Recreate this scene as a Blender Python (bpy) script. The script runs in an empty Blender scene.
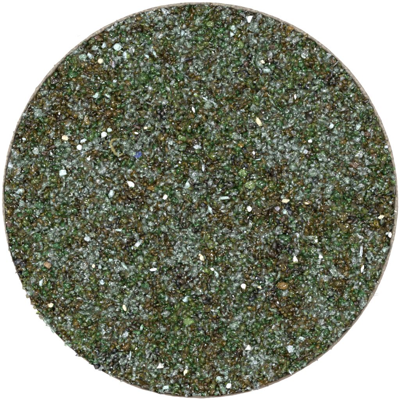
import bpy, bmesh, math, random
import numpy as np
from mathutils import Vector, Matrix

random.seed(11)
rng = np.random.default_rng(11)
S = 0.0005                      # metres per photo unit (the disc is about 20 cm across)
T = 0.010                       # height of the disc's face
R = 198.8                       # disc radius, photo units

def P(x, y, z=0.0):             # a spot on the disc face, measured from the disc's middle
    return Vector(((x - 199.6) * S, (200.1 - y) * S, z))

scene = bpy.context.scene
C = scene.collection

# ------------------------------------------------------------------ camera
cam_d = bpy.data.cameras.new('camera')
cam = bpy.data.objects.new('camera', cam_d); C.objects.link(cam)
cam.location = (0, 0, T + 0.8)
cam_d.sensor_width = 36; cam_d.lens = 36 * 0.8 / (400 * S)
cam_d.clip_start = 0.01; cam_d.clip_end = 50
scene.camera = cam

# ------------------------------------------------------------------ light
w = bpy.data.worlds.new('World'); scene.world = w; w.use_nodes = True
bg = w.node_tree.nodes['Background']
bg.inputs[0].default_value = (0.97, 0.99, 1.0, 1); bg.inputs[1].default_value = 0.75

def area(name, loc, size, power, col=(1, 1, 1)):
    d = bpy.data.lights.new(name, 'AREA'); d.energy = power; d.color = col
    d.shape = 'RECTANGLE'; d.size = size[0]; d.size_y = size[1]
    o = bpy.data.objects.new(name, d); C.objects.link(o); o.location = loc
    o.rotation_euler = (-Vector(loc)).to_track_quat('-Z', 'Y').to_euler()
    return o
area('softbox_lamp', (-0.22, 0.32, 1.5), (0.4, 0.3), 13)
area('side_lamp', (0.7, 0.35, 1.1), (0.24, 0.24), 14, (1.0, 0.97, 0.92))
area('back_lamp', (-0.3, -0.8, 1.0), (0.26, 0.2), 11)
area('left_lamp', (-0.9, 0.1, 0.9), (0.2, 0.2), 11)

scene.view_settings.view_transform = 'Standard'
scene.view_settings.look = 'None'
scene.view_settings.exposure = 0.25
scene.view_settings.gamma = 1.0
scene.render.engine = 'CYCLES'
cy = scene.cycles
cy.max_bounces = 14; cy.transmission_bounces = 10; cy.glossy_bounces = 4; cy.diffuse_bounces = 3
cy.caustics_refractive = True; cy.caustics_reflective = False
cy.sample_clamp_indirect = 6.0
cy.use_denoising = True

# ------------------------------------------------------------------ materials
def nmat(name):
    m = bpy.data.materials.new(name); m.use_nodes = True
    nt = m.node_tree
    return m, nt, nt.nodes['Principled BSDF']

def ramp_node(nt, cols, fac):
    r = nt.nodes.new('ShaderNodeValToRGB'); r.color_ramp.interpolation = 'CONSTANT'
    e = r.color_ramp.elements
    while len(e) < len(cols): e.new(0.5)
    for i, c in enumerate(cols):
        e[i].position = i / len(cols); e[i].color = (*c, 1)
    nt.links.new(fac, r.inputs[0])
    return r.outputs[0]

def math_node(nt, op, a, b):
    n = nt.nodes.new('ShaderNodeMath'); n.operation = op
    for i, v in enumerate((a, b)):
        if isinstance(v, (int, float)): n.inputs[i].default_value = v
        elif v is not None: nt.links.new(v, n.inputs[i])
    return n.outputs[0]

def grain_mat(name, cols, trans=0.75, rough=(0.04, 0.3), bump=0.35, ior=1.5, vein=0.5, coat=0.0, haze=0.0):
    m, nt, p = nmat(name); L = nt.links
    geo = nt.nodes.new('ShaderNodeNewGeometry'); oi = nt.nodes.new('ShaderNodeObjectInfo')
    tc = nt.nodes.new('ShaderNodeTexCoord')
    rnd = math_node(nt, 'FRACT', math_node(nt, 'ADD', geo.outputs['Random Per Island'], oi.outputs['Random']), None)
    rnd2 = math_node(nt, 'FRACT', math_node(nt, 'MULTIPLY', rnd, 37.0), None)
    col = ramp_node(nt, cols, rnd)
    # milky cracks and bubbles inside the glass
    no = nt.nodes.new('ShaderNodeTexNoise'); no.inputs['Scale'].default_value = 1300
    no.inputs['Detail'].default_value = 3; no.inputs['Roughness'].default_value = 0.65
    L.new(tc.outputs['Object'], no.inputs['Vector'])
    mr = nt.nodes.new('ShaderNodeMapRange'); mr.inputs[1].default_value = 0.32; mr.inputs[2].default_value = 0.68
    mr.inputs[3].default_value = 1 - vein; mr.inputs[4].default_value = 1 + vein
    L.new(no.outputs['Fac'], mr.inputs[0])
    mul = nt.nodes.new('ShaderNodeVectorMath'); mul.operation = 'SCALE'
    L.new(col, mul.inputs[0]); L.new(mr.outputs[0], mul.inputs['Scale'])
    L.new(mul.outputs[0], p.inputs['Base Color'])
    rg = nt.nodes.new('ShaderNodeMapRange'); rg.inputs[3].default_value = rough[0]; rg.inputs[4].default_value = rough[1]
    L.new(rnd2, rg.inputs[0]); L.new(rg.outputs[0], p.inputs['Roughness'])
    p.inputs['IOR'].default_value = ior
    p.inputs['Transmission Weight'].default_value = trans
    if haze:                     # crushed, milky spots inside an otherwise clear shard
        nh = nt.nodes.new('ShaderNodeTexNoise'); nh.inputs['Scale'].default_value = 950
        nh.inputs['Detail'].default_value = 4; nh.inputs['Roughness'].default_value = .7; nh.inputs['Distortion'].default_value = 1.2
        L.new(tc.outputs['Object'], nh.inputs['Vector'])
        mh = nt.nodes.new('ShaderNodeMapRange'); mh.inputs[1].default_value = .48; mh.inputs[2].default_value = .68
        mh.inputs[3].default_value = trans; mh.inputs[4].default_value = trans - haze
        L.new(nh.outputs['Fac'], mh.inputs[0]); L.new(mh.outputs[0], p.inputs['Transmission Weight'])
    if bump:
        nb = nt.nodes.new('ShaderNodeTexNoise'); nb.inputs['Scale'].default_value = 1150
        nb.inputs['Detail'].default_value = 3
        L.new(tc.outputs['Object'], nb.inputs['Vector'])
        b = nt.nodes.new('ShaderNodeBump'); b.inputs['Strength'].default_value = bump
        b.inputs['Distance'].default_value = 0.0006
        L.new(nb.outputs['Fac'], b.inputs['Height']); L.new(b.outputs[0], p.inputs['Normal'])
        if coat:
            p.inputs['Coat Weight'].default_value = coat; p.inputs['Coat Roughness'].default_value = .09
            p.inputs['Coat IOR'].default_value = 1.5
    return m

M = {}
M['clear'] = grain_mat('clear_glass', [(.66,.80,.72),(.54,.68,.58),(.88,.96,.95),(.50,.62,.55),(.64,.80,.66),(.74,.84,.84),(.42,.52,.40)], trans=.98, rough=(.02,.2), bump=.45, vein=.4, ior=1.15, coat=.85, haze=.38)
M['green'] = grain_mat('green_glass', [(.25,.46,.10),(.13,.40,.11),(.42,.52,.09),(.09,.27,.06),(.38,.46,.08),(.22,.54,.20),(.48,.56,.13)], trans=.98, rough=(.02,.2), bump=.45, vein=.6, ior=1.16, coat=.9, haze=.15)
M['brown'] = grain_mat('brown_glass', [(.38,.25,.04),(.24,.155,.03),(.52,.38,.04),(.40,.31,.04),(.12,.075,.025),(.48,.30,.04),(.42,.37,.08)], trans=.98, rough=(.02,.2), bump=.45, vein=.6, ior=1.16, coat=.9, haze=.15)
M['dark'] = grain_mat('dark_glass', [(.022,.02,.012),(.012,.016,.02),(.04,.022,.01),(.018,.025,.012)], trans=.4, bump=.5)
M['white'] = grain_mat('white_ceramic', [(.42,.46,.46),(.36,.40,.41),(.44,.44,.40)], trans=0.0, rough=(.3,.55), bump=.7, vein=.4)
M['cream'] = grain_mat('cream_shell', [(.36,.32,.22),(.38,.35,.25)], trans=0.0, rough=(.35,.6), bump=.6, vein=.35)
M['frost'] = grain_mat('frosted_glass', [(.46,.58,.60),(.46,.52,.56),(.40,.52,.49)], trans=0.5, rough=(.1,.35), bump=.7, vein=.5, ior=1.4)
M['tan'] = grain_mat('tan_stone', [(.17,.105,.055),(.15,.10,.05)], trans=0.0, rough=(.5,.7), bump=.6, vein=.45)
M['olivetan'] = grain_mat('olive_tan_glass', [(.36,.32,.12),(.36,.32,.12)], trans=0.75, rough=(.1,.3), bump=.8, vein=.6, ior=1.35)
M['blue'] = grain_mat('cobalt_glass', [(.015,.05,.24),(.015,.05,.24)], trans=0.6, rough=(.05,.2), bump=.8, vein=.7, ior=1.4, coat=.5)
M['amber'] = grain_mat('amber_glass', [(.66,.42,.06),(.60,.36,.05)], trans=0.92, rough=(.05,.2), bump=.7, ior=1.3, coat=.5)
M['rust'] = grain_mat('rusty_glass', [(.24,.11,.05),(.22,.11,.04)], trans=0.88, rough=(.05,.2), bump=.7, ior=1.3, coat=.5)
M['violet'] = grain_mat('violet_glass', [(.50,.48,.58),(.50,.48,.58)], trans=0.8, rough=(.05,.2), bump=.7, ior=1.35, coat=.4)
M['teal'] = grain_mat('teal_glass', [(.52,.76,.62),(.58,.76,.70)], trans=0.88, rough=(.03,.2), bump=.7, ior=1.35, coat=.5)
M['vivid'] = grain_mat('vivid_green_glass', [(.20,.50,.12),(.14,.44,.16),(.36,.56,.12)], trans=0.92, rough=(.03,.2), bump=.7, ior=1.3, coat=.5)

def rough_mat(name, c1, c2, scale, rough, c3=None):
    m, nt, p = nmat(name); L = nt.links
    tc = nt.nodes.new('ShaderNodeTexCoord'); no = nt.nodes.new('ShaderNodeTexNoise')
    no.inputs['Scale'].default_value = scale; no.inputs['Detail'].default_value = 6; no.inputs['Roughness'].default_value = .7
    L.new(tc.outputs['Object'], no.inputs['Vector'])
    r = nt.nodes.new('ShaderNodeValToRGB'); e = r.color_ramp.elements
    e[0].position = .36; e[0].color = (*c1, 1); e[1].position = .64; e[1].color = (*c2, 1)
    L.new(no.outputs['Fac'], r.inputs[0]); out = r.outputs[0]
    if c3:                                      # blends to brown towards the lower edge of the rim
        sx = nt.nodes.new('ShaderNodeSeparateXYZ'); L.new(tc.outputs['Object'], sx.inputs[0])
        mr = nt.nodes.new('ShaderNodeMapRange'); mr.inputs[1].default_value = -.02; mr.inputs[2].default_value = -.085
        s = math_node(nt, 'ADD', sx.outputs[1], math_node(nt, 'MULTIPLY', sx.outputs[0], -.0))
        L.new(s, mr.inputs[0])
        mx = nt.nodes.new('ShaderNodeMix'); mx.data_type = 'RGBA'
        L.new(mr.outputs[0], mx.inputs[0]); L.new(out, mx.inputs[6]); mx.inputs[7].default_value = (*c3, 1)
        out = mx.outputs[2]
    L.new(out, p.inputs['Base Color']); p.inputs['Roughness'].default_value = rough
    b = nt.nodes.new('ShaderNodeBump'); b.inputs['Strength'].default_value = .6; b.inputs['Distance'].default_value = .0008
    L.new(no.outputs['Fac'], b.inputs['Height']); L.new(b.outputs[0], p.inputs['Normal'])
    return m
M['binder'] = rough_mat('dark_resin', (.045,.04,.018), (.18,.155,.075), 1200, .3)
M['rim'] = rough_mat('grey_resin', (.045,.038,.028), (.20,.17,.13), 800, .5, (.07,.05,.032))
M['paper'] = rough_mat('white_paper', (.90,.90,.90), (.92,.92,.92), 20, .8)
M['fibre'] = rough_mat('grey_fibre', (.35,.35,.38), (.5,.5,.52), 500, .7)

# ------------------------------------------------------------------ helpers
def link(name, me, mats, parent=None):
    o = bpy.data.objects.new(name, me); C.objects.link(o)
    for m in mats: me.materials.append(m)
    if parent: o.parent = parent
    return o

def hull(points):
    bm = bmesh.new()
    for p in points: bm.verts.new(p)
    bmesh.ops.convex_hull(bm, input=bm.verts)
    loose = [v for v in bm.verts if not v.link_faces]
    bmesh.ops.delete(bm, geom=loose, context='VERTS')
    bmesh.ops.triangulate(bm, faces=bm.faces)
    bm.verts.index_update()
    v = np.array([p.co[:] for p in bm.verts]); f = np.array([[q.index for q in t.verts] for t in bm.faces])
    bm.free()
    return v, f

def proto(kind):
    if kind == 0:        # blocky splinter
        n = random.randint(6, 9); pts = [Vector((random.gauss(0,1),random.gauss(0,1),random.gauss(0,1))).normalized()*random.uniform(.75,1) for _ in range(n)]
        sc = (1, random.uniform(.6,.95), random.uniform(.5,.8))
    elif kind == 1:      # flat flake: a polygon with a smaller one above it
        n = random.randint(4, 6); a0 = random.random()*6; pts = []
        for i in range(n):
            a = a0 + i*2*math.pi/n + random.uniform(-.35,.35); r = random.uniform(.7,1)
            pts.append(Vector((math.cos(a)*r, math.sin(a)*r, -.25)))
            pts.append(Vector((math.cos(a)*r*.75+random.uniform(-.1,.1), math.sin(a)*r*.75, random.uniform(.15,.4))))
        sc = (1, random.uniform(.6,1), .9)
    else:                # long needle wedge
        n = 7; pts = [Vector((random.uniform(-1,1), random.uniform(-.45,.45)*random.random(), random.uniform(-.4,.4))) for _ in range(n)]
        pts += [Vector((-1,.1,0)), Vector((1,-.1,.1)), Vector((0,.4,-.2)), Vector((0,-.35,.3))]
        sc = (1, 1, 1)
    pts = [Vector((p.x*sc[0], p.y*sc[1], p.z*sc[2])) for p in pts]
    return hull(pts)
PROTO = [proto(random.choices((0,1,2), (4,6,4))[0]) for _ in range(120)]

def rand_rot(n):
    q = rng.normal(size=(n,4)); q /= np.linalg.norm(q, axis=1)[:,None]
    a,b,c,d = q.T
    return np.stack([np.stack([1-2*(c*c+d*d),2*(b*c-a*d),2*(b*d+a*c)],1),
                     np.stack([2*(b*c+a*d),1-2*(b*b+d*d),2*(c*d-a*b)],1),
                     np.stack([2*(b*d-a*c),2*(c*d+a*b),1-2*(b*b+c*c)],1)],1)

# ------------------------------------------------------------------ which colours of glass lie where (25-unit cells; first letter commoner)
CELLS = """
-- -- -- -- cb cb bc bg gc cb cc cc -- -- -- --
-- -- -- gb bc cg mg cc gc bc cc bc gb -- -- --
-- -- gg cb cg mg cb bc cc gc cd cc gb cb -- --
-- bc bc bg bg gc gc mg bc bc gc gc dc cb mm --
-- cg bb bc bc cc cd gb bc gb cc cc cd cb cg bg
bg bg cb cc gb cc cb gb gc gc cc cc gc cc cb mb
cc gc cc cc cc cc cg mm bg gd bg cc gc cd bc gg
bc bg cc cb cb bb bc cg cd gg gb bc cc bg cb bg
bb gc cg bc gc bb cc dc bc bg bb bd bd gb gd bb
bc gc cg cb bc bd bc cc cb bg cg dc gb gb cb bb
bd cb cc cc cg cg bc cc bg cg bd db cg bc cc gb
bg bg gb bc cc gc bd bd gd gc dc bb gc bc gc bb
bb bb cb gc bc cc gb gg db gc gc bb cc cc bg bb
-- bb cb gb cb bc bg gg bc gg gc cc gb cb bb --
-- -- bg gb dd cg cb gc bc cb cc gg gb gb -- --
-- -- -- bb cb cb cg gb cb bc bb bb gb -- -- --
""".split()
CELLS = [CELLS[i*16:(i+1)*16] for i in range(16)]
KINDS = ['clear', 'green', 'brown', 'dark']
KM = {'c': 0, 'g': 1, 'b': 2, 'd': 3}
def kind_at(x, y):
    cx = int(min(15, max(0, (x + random.gauss(0, 6)) / 25))); cy_ = int(min(15, max(0, (y + random.gauss(0, 6)) / 25)))
    s = CELLS[cy_][cx]; u = random.random()
    if u < .26: ch = s[0]
    elif u < .44: ch = s[1]
    else: ch = 'm'
    if ch in KM: return KM[ch]
    return random.choices((0,1,2,3), (40,33,22,5))[0]

# ------------------------------------------------------------------ setting
def build_surface():
    bm = bmesh.new(); bmesh.ops.create_grid(bm, x_segments=8, y_segments=8, size=1.5)
    me = bpy.data.meshes.new('surface'); bm.to_mesh(me); bm.free()
    o = link('ground', me, [M['paper']]); o['kind'] = 'structure'
build_surface()

# ------------------------------------------------------------------ the disc
disc = bpy.data.objects.new('glass_disc', None); C.objects.link(disc)
disc['label'] = 'round slab of crushed green, brown and clear glass bonded in resin, lying on white'
disc['category'] = 'glass disc'
disc.empty_display_size = .02

def edge_noise(a, seed=0):
    return (math.sin(a*7+seed)+math.sin(a*17+2.1*seed+1)+math.sin(a*41+3)+.8*math.sin(a*83+seed*5))/4
def bottom_left(a):              # 1 in the sector where the rim is worn away and grains stick out
    d = (a - math.radians(219) + math.pi) % (2*math.pi) - math.pi
    return max(0, 1 - abs(d)/math.radians(42))

def build_binder():
    bm = bmesh.new(); N = 240
    bot = [bm.verts.new((math.cos(2*math.pi*i/N)*195.5*S, math.sin(2*math.pi*i/N)*195.5*S, .0006)) for i in range(N)]
    rings = []
    for rr in (195.5, 150, 100, 50):
        rings.append([bm.verts.new((math.cos(2*math.pi*i/N)*rr*S, math.sin(2*math.pi*i/N)*rr*S, T-.0052+random.uniform(-.0004,.0004))) for i in range(N)])
    c = bm.verts.new((0,0,T-.0052))
    for a, b in zip([bot]+rings[:-1], rings):
        for i in range(N): bm.faces.new((a[i], a[(i+1)%N], b[(i+1)%N], b[i]))
    for i in range(N): bm.faces.new((rings[-1][i], rings[-1][(i+1)%N], c))
    bm.faces.new(list(reversed(bot)))
    me = bpy.data.meshes.new('binder'); bm.to_mesh(me); bm.free()
    link('resin_base', me, [M['binder']], disc)
build_binder()

def build_rim():
    bm = bmesh.new(); N = 720; loops = []
    for i in range(N):
        a = 2*math.pi*i/N; n = edge_noise(a, 1); m = edge_noise(a, 4); wn = bottom_left(a)
        low = max(0, -math.sin(a))
        ro = R + .35*n - 1.6*wn + random.uniform(-.15,.15)
        lf = max(0, -math.cos(a))**2
        ri = ro - max(.6, 2.9 - 1.0*low - .7*lf + 1.3*m + .5*n - 1.5*wn)
        zt = T - .0012 + .0003*m - .0009*wn
        prof = [(ro-1.2, .0002), (ro-.2, .0012), (ro, zt-.0012), (ro-.5, zt-.0003), ((ro+ri)/2, zt+random.uniform(-.0001,.0002)), (ri, zt-.0002), (ri-.6, T-.0056)]
        loops.append([bm.verts.new((math.cos(a)*r*S, math.sin(a)*r*S, z)) for r, z in prof])
    for i in range(N):
        A, B = loops[i], loops[(i+1)%N]
        for k in range(len(A)):
            k2 = (k+1) % len(A); bm.faces.new((A[k], B[k], B[k2], A[k2]))
    bmesh.ops.recalc_face_normals(bm, faces=bm.faces)
    for f in bm.faces: f.smooth = True
    me = bpy.data.meshes.new('rim'); bm.to_mesh(me); bm.free()
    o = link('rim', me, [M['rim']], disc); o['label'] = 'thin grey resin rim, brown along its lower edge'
build_rim()

# ---- single pieces one can pick out: x, y, length, width, tilt of the long side, shape, material, label
_ico = bmesh.new(); bmesh.ops.create_icosphere(_ico, subdivisions=4, radius=1)
ICO_V = np.array([v.co[:] for v in _ico.verts]); ICO_F = [[v.index for v in f.verts] for f in _ico.faces]; _ico.free()
def chip_mesh(length, width, thick, shape):
    """a broken piece: flat fracture faces cut out of a ball, a few shell-shaped scoops, fine chipping"""
    L, W, H = length/2*S, width/2*S, thick*S; D = ICO_V
    if shape == 'tri':
        planes = [((math.cos(a), math.sin(a), random.uniform(-.05,.3)), .54) for a in (-math.pi/2+random.uniform(-.15,.15), math.pi/6+random.uniform(-.2,.2), 5*math.pi/6+random.uniform(-.2,.2))] + [((0,.2,1),.6),((0,0,-1),.6)]
        planes = [(np.array(n)/np.linalg.norm(n), o) for n, o in planes]; scoops = 0; W *= 1.1; L *= 1.1
    else:
        npl = {'round': 16, 'flake': 9, 'lump': 11}[shape]; planes = []
        for _ in range(npl):
            n = rng.normal(size=3); n[2] *= .8; planes.append((n/np.linalg.norm(n), random.uniform(.84,.96) if shape == 'round' else random.uniform(.58,.95)))
        if shape == 'flake':
            n = np.array([random.uniform(-.3,.3), random.uniform(-.3,.3), 1]); planes.append((n/np.linalg.norm(n), random.uniform(.4,.6)))
        scoops = {'round': 0, 'flake': 4, 'lump': 4}[shape]
    r = np.ones(len(D))
    for n, o in planes:
        d = D @ n; r = np.minimum(r, np.where(d > .05, o/np.maximum(d, .05), 9))
    V = D * r[:,None]
    for _ in range(scoops):
        c = rng.normal(size=3); c[2] = abs(c[2]); c = c/np.linalg.norm(c)*random.uniform(1.2,1.5); rs = random.uniform(.55,.85)
        q = V - c; l = np.linalg.norm(q, axis=1); k = l < rs
        V[k] = c + q[k]/l[k][:,None]*rs
        V *= 1.0
    ph = rng.uniform(0, 6, size=(6,)); fq = rng.normal(size=(6,3))*7
    V *= (1 + (.012 if shape == 'round' else .028)*sum(np.sin(V @ fq[t] + ph[t]) for t in range(6)))[:,None]
    V = V * np.array([L, W, H*1.3])
    me = bpy.data.meshes.new(shape); me.from_pydata(V.tolist(), [], ICO_F)
    if shape == 'round':
        for q in me.polygons: q.use_smooth = True
    return me

def piece(name, x, y, ln, wd, ang, shape, mat, label=None, lift=0.0):
    me = chip_mesh(ln, wd, max(1.3, min(wd, 7)*.34), shape)
    o = link(name, me, [M[mat]], disc)
    o.location = P(x, y, T - .0011 + lift*S)
    o.rotation_euler = (random.uniform(-.2,.2), random.uniform(-.2,.2), math.radians(-ang))
    if label: o['label'] = label
    PIECES.append((x, y, (ln + wd)/4))
    return o
PIECES = []

WHITE = [
 (117,47,9,8.4,10,'round','frost','round pale blue white chip, the biggest near the upper left edge'),
 (100,61,6,6,20,'round','cream','cream white rounded chip beside the pale blue one'),
 (114,81,4.5,3.5,0,'flake','frost',None),
 (79,147.5,6.5,6.5,0,'round','white','bright white rounded chip left of the olive ring'),
 (83,141,8,4,-25,'flake','frost','pale frosted sliver above a white chip'),
 (103.5,134.5,6.8,6.2,-20,'round','white','bright white rounded chip just above the left end of the olive ring'),
 (109,130,5.5,5,0,'flake','frost',None),
 (130.5,184.3,9.5,5.6,35,'round','white','white oval grain below the blue shard'),
 (165,197,6.5,4.5,-60,'flake','white','white flake just left of the middle'),
 (96,95,8,6,-30,'flake','frost','pale frosted cluster in the upper left'),
 (64.5,138,8,6,0,'lump','cream','dull cream chip near the left edge'),
 (249,18.5,8,8.5,180,'tri','white','white triangle pointing down at the top edge'),
 (233,28,6.5,6,0,'lump','frost','frosted white lump near the top edge'),
 (262,62,6.5,5,20,'flake','cream','cream flake beside a black grain'),
 (295,97,7,3,80,'flake','white','thin upright white sliver'),
 (258.5,122,13,7,62,'lump','cream','long cream shell shard, the biggest pale piece'),
 (253.5,153,4,4,0,'lump','white',None),
 (225,198,13,4.5,0,'flake','frost','long silvery flake near the middle'),
 (249,209,6.5,5.5,60,'flake','white','white flake beside a large brown grain'),
 (285,201,9,5.5,-10,'lump','cream','pale yellow cream lump'),
 (277,209,6.5,6,30,'flake','violet','mauve grain with a bright glint'),
 (201,258,10,5,65,'lump','cream','cream elongated chip below the middle'),
 (212,269,4.5,4,30,'flake','white',None),
 (243.5,286.5,6.5,6,20,'flake','white','white squarish flake below the middle'),
 (259,287.5,5.5,3,20,'flake','cream',None),
 (295,259.5,8,6,75,'lump','white','white lump beside dark brown grains'),
 (361,251,13,4.5,95,'lump','frost','tall speckled pale blue sliver near the right edge'),
 (362,268,10,3.6,100,'flake','white','tall white sliver near the right edge'),
 (316,240,5.5,3.6,80,'flake','white',None),
 (320.5,257,5.5,4.5,20,'flake','white',None),
 (390,235,6,4,100,'flake','white','pale flake at the right edge'),
 (381,217,7,4.5,-20,'flake','cream','cream flake near the right edge'),
 (306,203,7,3,15,'flake','cream',None),
 (310,141,4.8,4.5,10,'flake','white',None),
 (305,152,6,5.5,0,'lump','frost',None),
 (331,126,6,5,-50,'flake','frost',None),
 (386,147,5,4,0,'lump','frost',None),
 (358,127,6,7,20,'lump','frost',None),
 (87,239,8,6,10,'lump','frost','frosted white and blue lump at the left'),
 (118.5,230,10,3.4,5,'flake','frost','flat pale sliver left of the middle'),
 (153,269.5,10,3.6,-8,'flake','white','long white sliver below the middle'),
 (110,219,4.5,4,0,'flake','frost',None),
 (112,252,5,3,20,'flake','frost',None),
 (124,308,7.5,4,70,'round','cream','cream elongated grain in the lower left'),
 (126,334,6,4,80,'flake','frost',None),
 (141,328,8,3.5,-75,'flake','frost',None),
 (159.5,366.5,7.5,7,0,'tri','white','bluish white triangle near the bottom edge'),
 (185,372,8,4,-60,'flake','cream','pale green cream sliver near the bottom edge'),
 (165,388,9,4.5,-15,'flake','frost','pale flake at the bottom edge'),
 (248,348.5,8.5,6.5,0,'tri','white','clean white triangle pointing up'),
 (218,379,7,6,40,'lump','frost','pale blue frosted grain near the bottom edge'),
 (228.5,386,6.5,5,-50,'round','white','white oval grain near the bottom edge'),
 (290,349,9,8,-30,'lump','frost','large frosted pale blue lump in the lower right'),
 (93,266,4.5,3.5,80,'flake','cream',None),
 (50,305,7,6,0,'lump','cream','dull beige lump at the worn lower left edge'),
 (145,128,4.5,4,0,'lump','cream',None),
 (136,133,6,2.4,10,'flake','white',None),
 (193,110,7,3,70,'flake','white',None),
 (88,159,5,4,0,'flake','white',None),
 (195,95,4,3.5,0,'flake','frost',None),
]
for a in WHITE: piece('white_chip', a[0], a[1], a[2]*.93, a[3]*.93, *a[4:], lift=.35)

SHARD = [
 (137,155.5,9.5,6.5,-18,'flake','blue','cobalt blue shard, the only blue piece'),
 (241,145,7.5,5,0,'lump','amber','orange yellow amber grain'),
 (151,188,9,6,-10,'lump','amber','orange amber grain below the blue shard'),
 (290,28,7,5,20,'lump','amber','amber grain at the upper right edge'),
 (333,61,7,3.4,75,'flake','rust','rusty sliver beside the right rim'),
 (9,225,10,6.5,80,'lump','rust','rusty brown grain at the left edge'),
 (220,8,8,5,10,'lump','dark','black grain at the top edge'),
 (272,47,8,6.5,20,'lump','dark','black grain in the upper right'),
 (238,160,6.5,5,0,'lump','dark',None),(231,186,9,6,0,'lump','dark',None),(217,127,7,6,0,'lump','dark',None),
 (272,254,9,7,20,'lump','dark',None),(22,265,7,6,0,'lump','dark',None),(131,237,7,6,0,'lump','dark',None),
 (36,236,9,8,0,'lump','vivid',None),(38,205,10,7,10,'lump','vivid','vivid green grain near the left edge'),
 (22,204,8,8,0,'lump','teal',None),(56,246,9,7,0,'lump','vivid',None),(210,24,8,7,0,'lump','vivid','vivid green grain near the top edge'),
 (249,185,11,9,0,'flake','vivid','yellow green glass grain right of the middle'),(243,173,9,8,0,'flake','vivid',None),
 (182,138,10,7,10,'flake','vivid',None),(188,322,14,9,-20,'flake','vivid','large vivid green shard in the lower part'),
 (361,295,8,7,0,'lump','vivid','vivid green grain at the lower right edge'),(240,44,9,8,0,'flake','vivid',None),
 (257,210,12,9,40,'flake','brown','large brown grain right of the middle'),(282,286,11,8,0,'lump','amber',None),(263,262,6,8,0,'lump','brown',None),
 (209,254,10,7,20,'lump','brown',None),(343,228,11,7,30,'flake','brown',None),(373,272,9,7,0,'flake','green',None),
 (205,309,13,9,0,'flake','brown',None),(163,72,9,7,0,'lump','brown',None),(251,71,9,7,80,'lump','brown',None),(287,67,8,7,80,'lump','brown',None),
 (355,165,13,9,0,'flake','rust','dark red brown shard near the right edge'),(373,155,8,8,0,'lump','rust',None),(368,134,8,5,-30,'flake','rust',None),
 (55,81,11,8,-20,'flake','brown','amber brown shard at the upper left edge'),(97,38,8,6,0,'lump','rust',None),(165,110,9,8,0,'lump','brown',None),
 (195,142,9,9,0,'lump','brown',None),(86,120,11,7,80,'flake','brown',None),(190,390,9,8,0,'lump','brown',None),(380,210,9,6,0,'flake','brown',None),
 (112,64,8,6,60,'flake','violet','violet grey grain below the pale blue chip'),(62,173,8,8,0,'flake','frost',None),
 (37,112,10,9,0,'flake','teal','pale teal glass grain near the left edge'),(36,151,8,8,0,'flake','teal',None),(82,57,9,7,-30,'flake','teal',None),(94,48,8,6,0,'flake','teal',None),
 (105,386,0,0,0,'','',None),
 (47,265,8.5,7.5,0,'lump','tan','dull orange tan stone near the left edge'),
]
for a in SHARD:
    if a[2]: piece('stone_chip' if a[6] == 'tan' else 'glass_shard', *a, lift={'blue': 1.3, 'amber': .6, 'tan': .6, 'dark': .5, 'rust': .3}.get(a[6], .0))
used = [p[:2] for p in PIECES]; left = 100 - sum(1 for a in SHARD if a[2] and a[6] != 'tan')
while left > 0:
    a = random.random()*2*math.pi; r = math.sqrt(random.random())*184
    x, y = 200 + r*math.cos(a), 200 + r*math.sin(a)
    if min((x-u)**2+(y-v)**2 for u, v in used) < 90 or (x-119)**2+(y-146)**2 < 300: continue
    used.append((x, y)); left -= 1
    piece('glass_shard', x, y, random.uniform(8,11), random.uniform(6.5,8.5), random.uniform(0,180), random.choice(('lump','flake')), KINDS[min(2, kind_at(x, y))], None, -.2)

def build_ring():                # the broken olive ring of glass
    bm = bmesh.new(); N = 40; secs = []
    for i in range(N+1):
        t = i/N; a = math.radians(35 + 285*t); rad = 8.2 + .9*math.sin(3*a) + .35*math.sin(11*a)
        th = (1.5 + .9*math.cos(a-math.radians(215)))*math.sin(math.pi*min(1, max(.02, t)))**.4*.85 + .22*math.sin(9*a) + random.uniform(-.1,.1)
        sec = []
        for k in range(8):
            b = 2*math.pi*k/8
            sec.append(bm.verts.new(((rad + th*math.cos(b))*math.cos(a)*S, (rad + th*math.cos(b))*math.sin(a)*S, th*1.2*math.sin(b)*S)))
        secs.append(sec)
    for A, B in zip(secs, secs[1:]):
        for k in range(8): bm.faces.new((A[k], A[(k+1)%8], B[(k+1)%8], B[k]))
    bm.faces.new(secs[0][::-1]); bm.faces.new(secs[-1])
    bmesh.ops.recalc_face_normals(bm, faces=bm.faces)
    for f in bm.faces: f.smooth = True
    me = bpy.data.meshes.new('ring'); bm.to_mesh(me); bm.free()
    o = link('glass_ring', me, [M['olivetan']], disc); o.location = P(119, 146, T - .0010)
    o['label'] = 'broken olive tan ring beside the blue shard'
build_ring()

# ---- crumbs of resin sticking out from the left edge
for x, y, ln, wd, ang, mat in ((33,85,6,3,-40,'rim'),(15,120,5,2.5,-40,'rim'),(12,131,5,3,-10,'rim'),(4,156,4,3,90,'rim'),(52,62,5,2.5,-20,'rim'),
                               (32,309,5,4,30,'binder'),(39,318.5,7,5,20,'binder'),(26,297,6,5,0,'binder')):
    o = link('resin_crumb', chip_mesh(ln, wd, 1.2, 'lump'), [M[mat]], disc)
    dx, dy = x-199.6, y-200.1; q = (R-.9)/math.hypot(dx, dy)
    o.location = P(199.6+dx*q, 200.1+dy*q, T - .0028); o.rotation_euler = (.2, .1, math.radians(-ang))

# ---- all other grains
def scatter(spacing, jitter=.48, fringe=0.0):
    pts = []; h = spacing*.866; rows = int(400/h)+2
    for j in range(rows):
        for i in range(int(400/spacing)+2):
            x = (i + .5*(j % 2))*spacing + random.uniform(-jitter, jitter)*spacing
            y = j*h + random.uniform(-jitter, jitter)*spacing
            a = math.atan2(200-y, x-200); r = math.hypot(x-200, y-200)
            lim = R - 3.4 + 1.0*max(0, -math.sin(a)) + .7*bottom_left(a)
            if r < lim + fringe*random.random(): pts.append((x, y, max(0., (r-(lim-8))/8)))
    return pts

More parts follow.
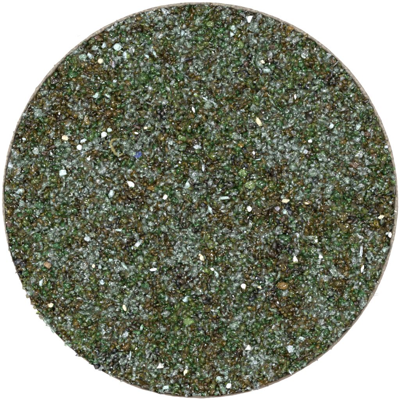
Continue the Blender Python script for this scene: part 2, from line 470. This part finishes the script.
# neighbouring bits often come from one broken shard: they share its kind of glass
SEED = {}
def clump(x, y, d=8):
    i0, j0 = int(x//d), int(y//d); best = None
    for i in range(i0-1, i0+2):
        for j in range(j0-1, j0+2):
            if (i, j) not in SEED:
                u, v = (i+random.random())*d, (j+random.random())*d; SEED[i, j] = (u, v, kind_at(u, v))
            u, v, k = SEED[i, j]; q = (x-u)**2 + (y-v)**2
            if best is None or q < best[0]: best = (q, k)
    return best[1]

def build_grit():
    V, F, MI = [], [], []; off = 0
    layers = [(6.6, (3.8,5.6), (-.0052,-.0036)), (6.0, (3.6,5.4), (-.0036,-.0020)), (5.6, (3.2,6.0), (-.0022,-.0006)), (3.9, (.6,2.0), (-.0006,.0007))]
    for li, (sp, (r0, r1), (z0, z1)) in enumerate(layers):
        pts = scatter(sp, fringe=1.2 if li == 3 else 0.0); n = len(pts); Rm = rand_rot(n)
        for k, (x, y, e) in enumerate(pts):
            rad = random.uniform(r0, r1)*(1.3 if random.random() < .08 else 1)
            z = T + random.uniform(z0, z1) - e*.0006
            if li >= 2 and any((x-u)**2 + (y-v)**2 < (q*.8)**2 for u, v, q in PIECES): z -= .0018
            if li >= 2 and (x-119)**2 + (y-146)**2 < 100 and random.random() < .4: z -= .0010
            kd = clump(x, y) if random.random() < .45 else kind_at(x, y); u = random.random()
            if u < .012 and li == 3: kd = 4
            elif u < (.045 if li == 3 else .012) and li >= 2: kd = 5  # pale frosted flecks, extra in the top layer as painted white glints
            v, f = PROTO[random.randrange(len(PROTO))]
            vv = (v * (rad*S)) @ Rm[k].T + np.array([(x-200)*S, (200-y)*S, z])
            zz = vv[:,2] - (T + .0002); vv[:,2] = T + .0002 + np.where(zz > 0, zz*.35, zz)      # the cast face is nearly level
            V.append(vv); F.append(f + off); off += len(v); MI.append(np.full(len(f), kd))
    V = np.concatenate(V); F = np.concatenate(F); MI = np.concatenate(MI)
    me = bpy.data.meshes.new('grit')
    me.vertices.add(len(V)); me.vertices.foreach_set('co', V.ravel())
    me.loops.add(len(F)*3); me.loops.foreach_set('vertex_index', F.ravel().astype(np.int32))
    me.polygons.add(len(F)); me.polygons.foreach_set('loop_start', np.arange(0, len(F)*3, 3, dtype=np.int32))
    me.update(calc_edges=True)
    o = link('glass_grit', me, [M[k] for k in KINDS] + [M['white'], M['frost']], disc)
    me.polygons.foreach_set('material_index', MI.astype(np.int32)); me.update()
    o['kind'] = 'stuff'; o['label'] = 'fine crushed green, brown and clear glass filling the disc'
    print('grit faces', len(F))
build_grit()

# ------------------------------------------------------------------ loose bits on the white surface
def fibre(name, pts, rad, label, group=None):
    bm = bmesh.new(); secs = []
    for i, (x, y) in enumerate(pts):
        p = P(x, y, rad*S*.9); r = rad*S*(1 if 0 < i < len(pts)-1 else .5)
        d = P(*pts[min(i+1, len(pts)-1)]) - P(*pts[max(i-1, 0)]); d.normalize(); n = Vector((-d.y, d.x, 0))
        secs.append([bm.verts.new(p + n*math.cos(k*math.pi/3)*r + Vector((0,0,math.sin(k*math.pi/3)*r))) for k in range(6)])
    for A, B in zip(secs, secs[1:]):
        for k in range(6): bm.faces.new((A[k], A[(k+1)%6], B[(k+1)%6], B[k]))
    bm.faces.new(secs[0][::-1]); bm.faces.new(secs[-1])
    bmesh.ops.recalc_face_normals(bm, faces=bm.faces)
    me = bpy.data.meshes.new(name); bm.to_mesh(me); bm.free()
    o = link(name, me, [M['fibre']]); o['label'] = label; o['category'] = 'fibre'
    if group: o['group'] = group
fibre('fibre', [(375.5,295.6),(379,294.8),(382.5,294.3),(386,293.6)][:3] + [(386,293)], .35, 'faint grey fibre lying by the lower right rim, upper and lighter of two', 'fibres by the lower right rim')
fibre('fibre', [(374.5,297.6),(378,296.8),(382,296),(386.5,295.4)], .5, 'grey fibre lying by the lower right rim, lower and darker of two', 'fibres by the lower right rim')
fl = link('crumb', chip_mesh(5, 2, .7, 'lump'), [M['fibre']])
fl.location = P(77, 33.5, .0003); fl.rotation_euler = (0, 0, math.radians(18))
fl['label'] = 'tiny grey crumb lying on the white surface off the upper left rim'; fl['category'] = 'crumb'
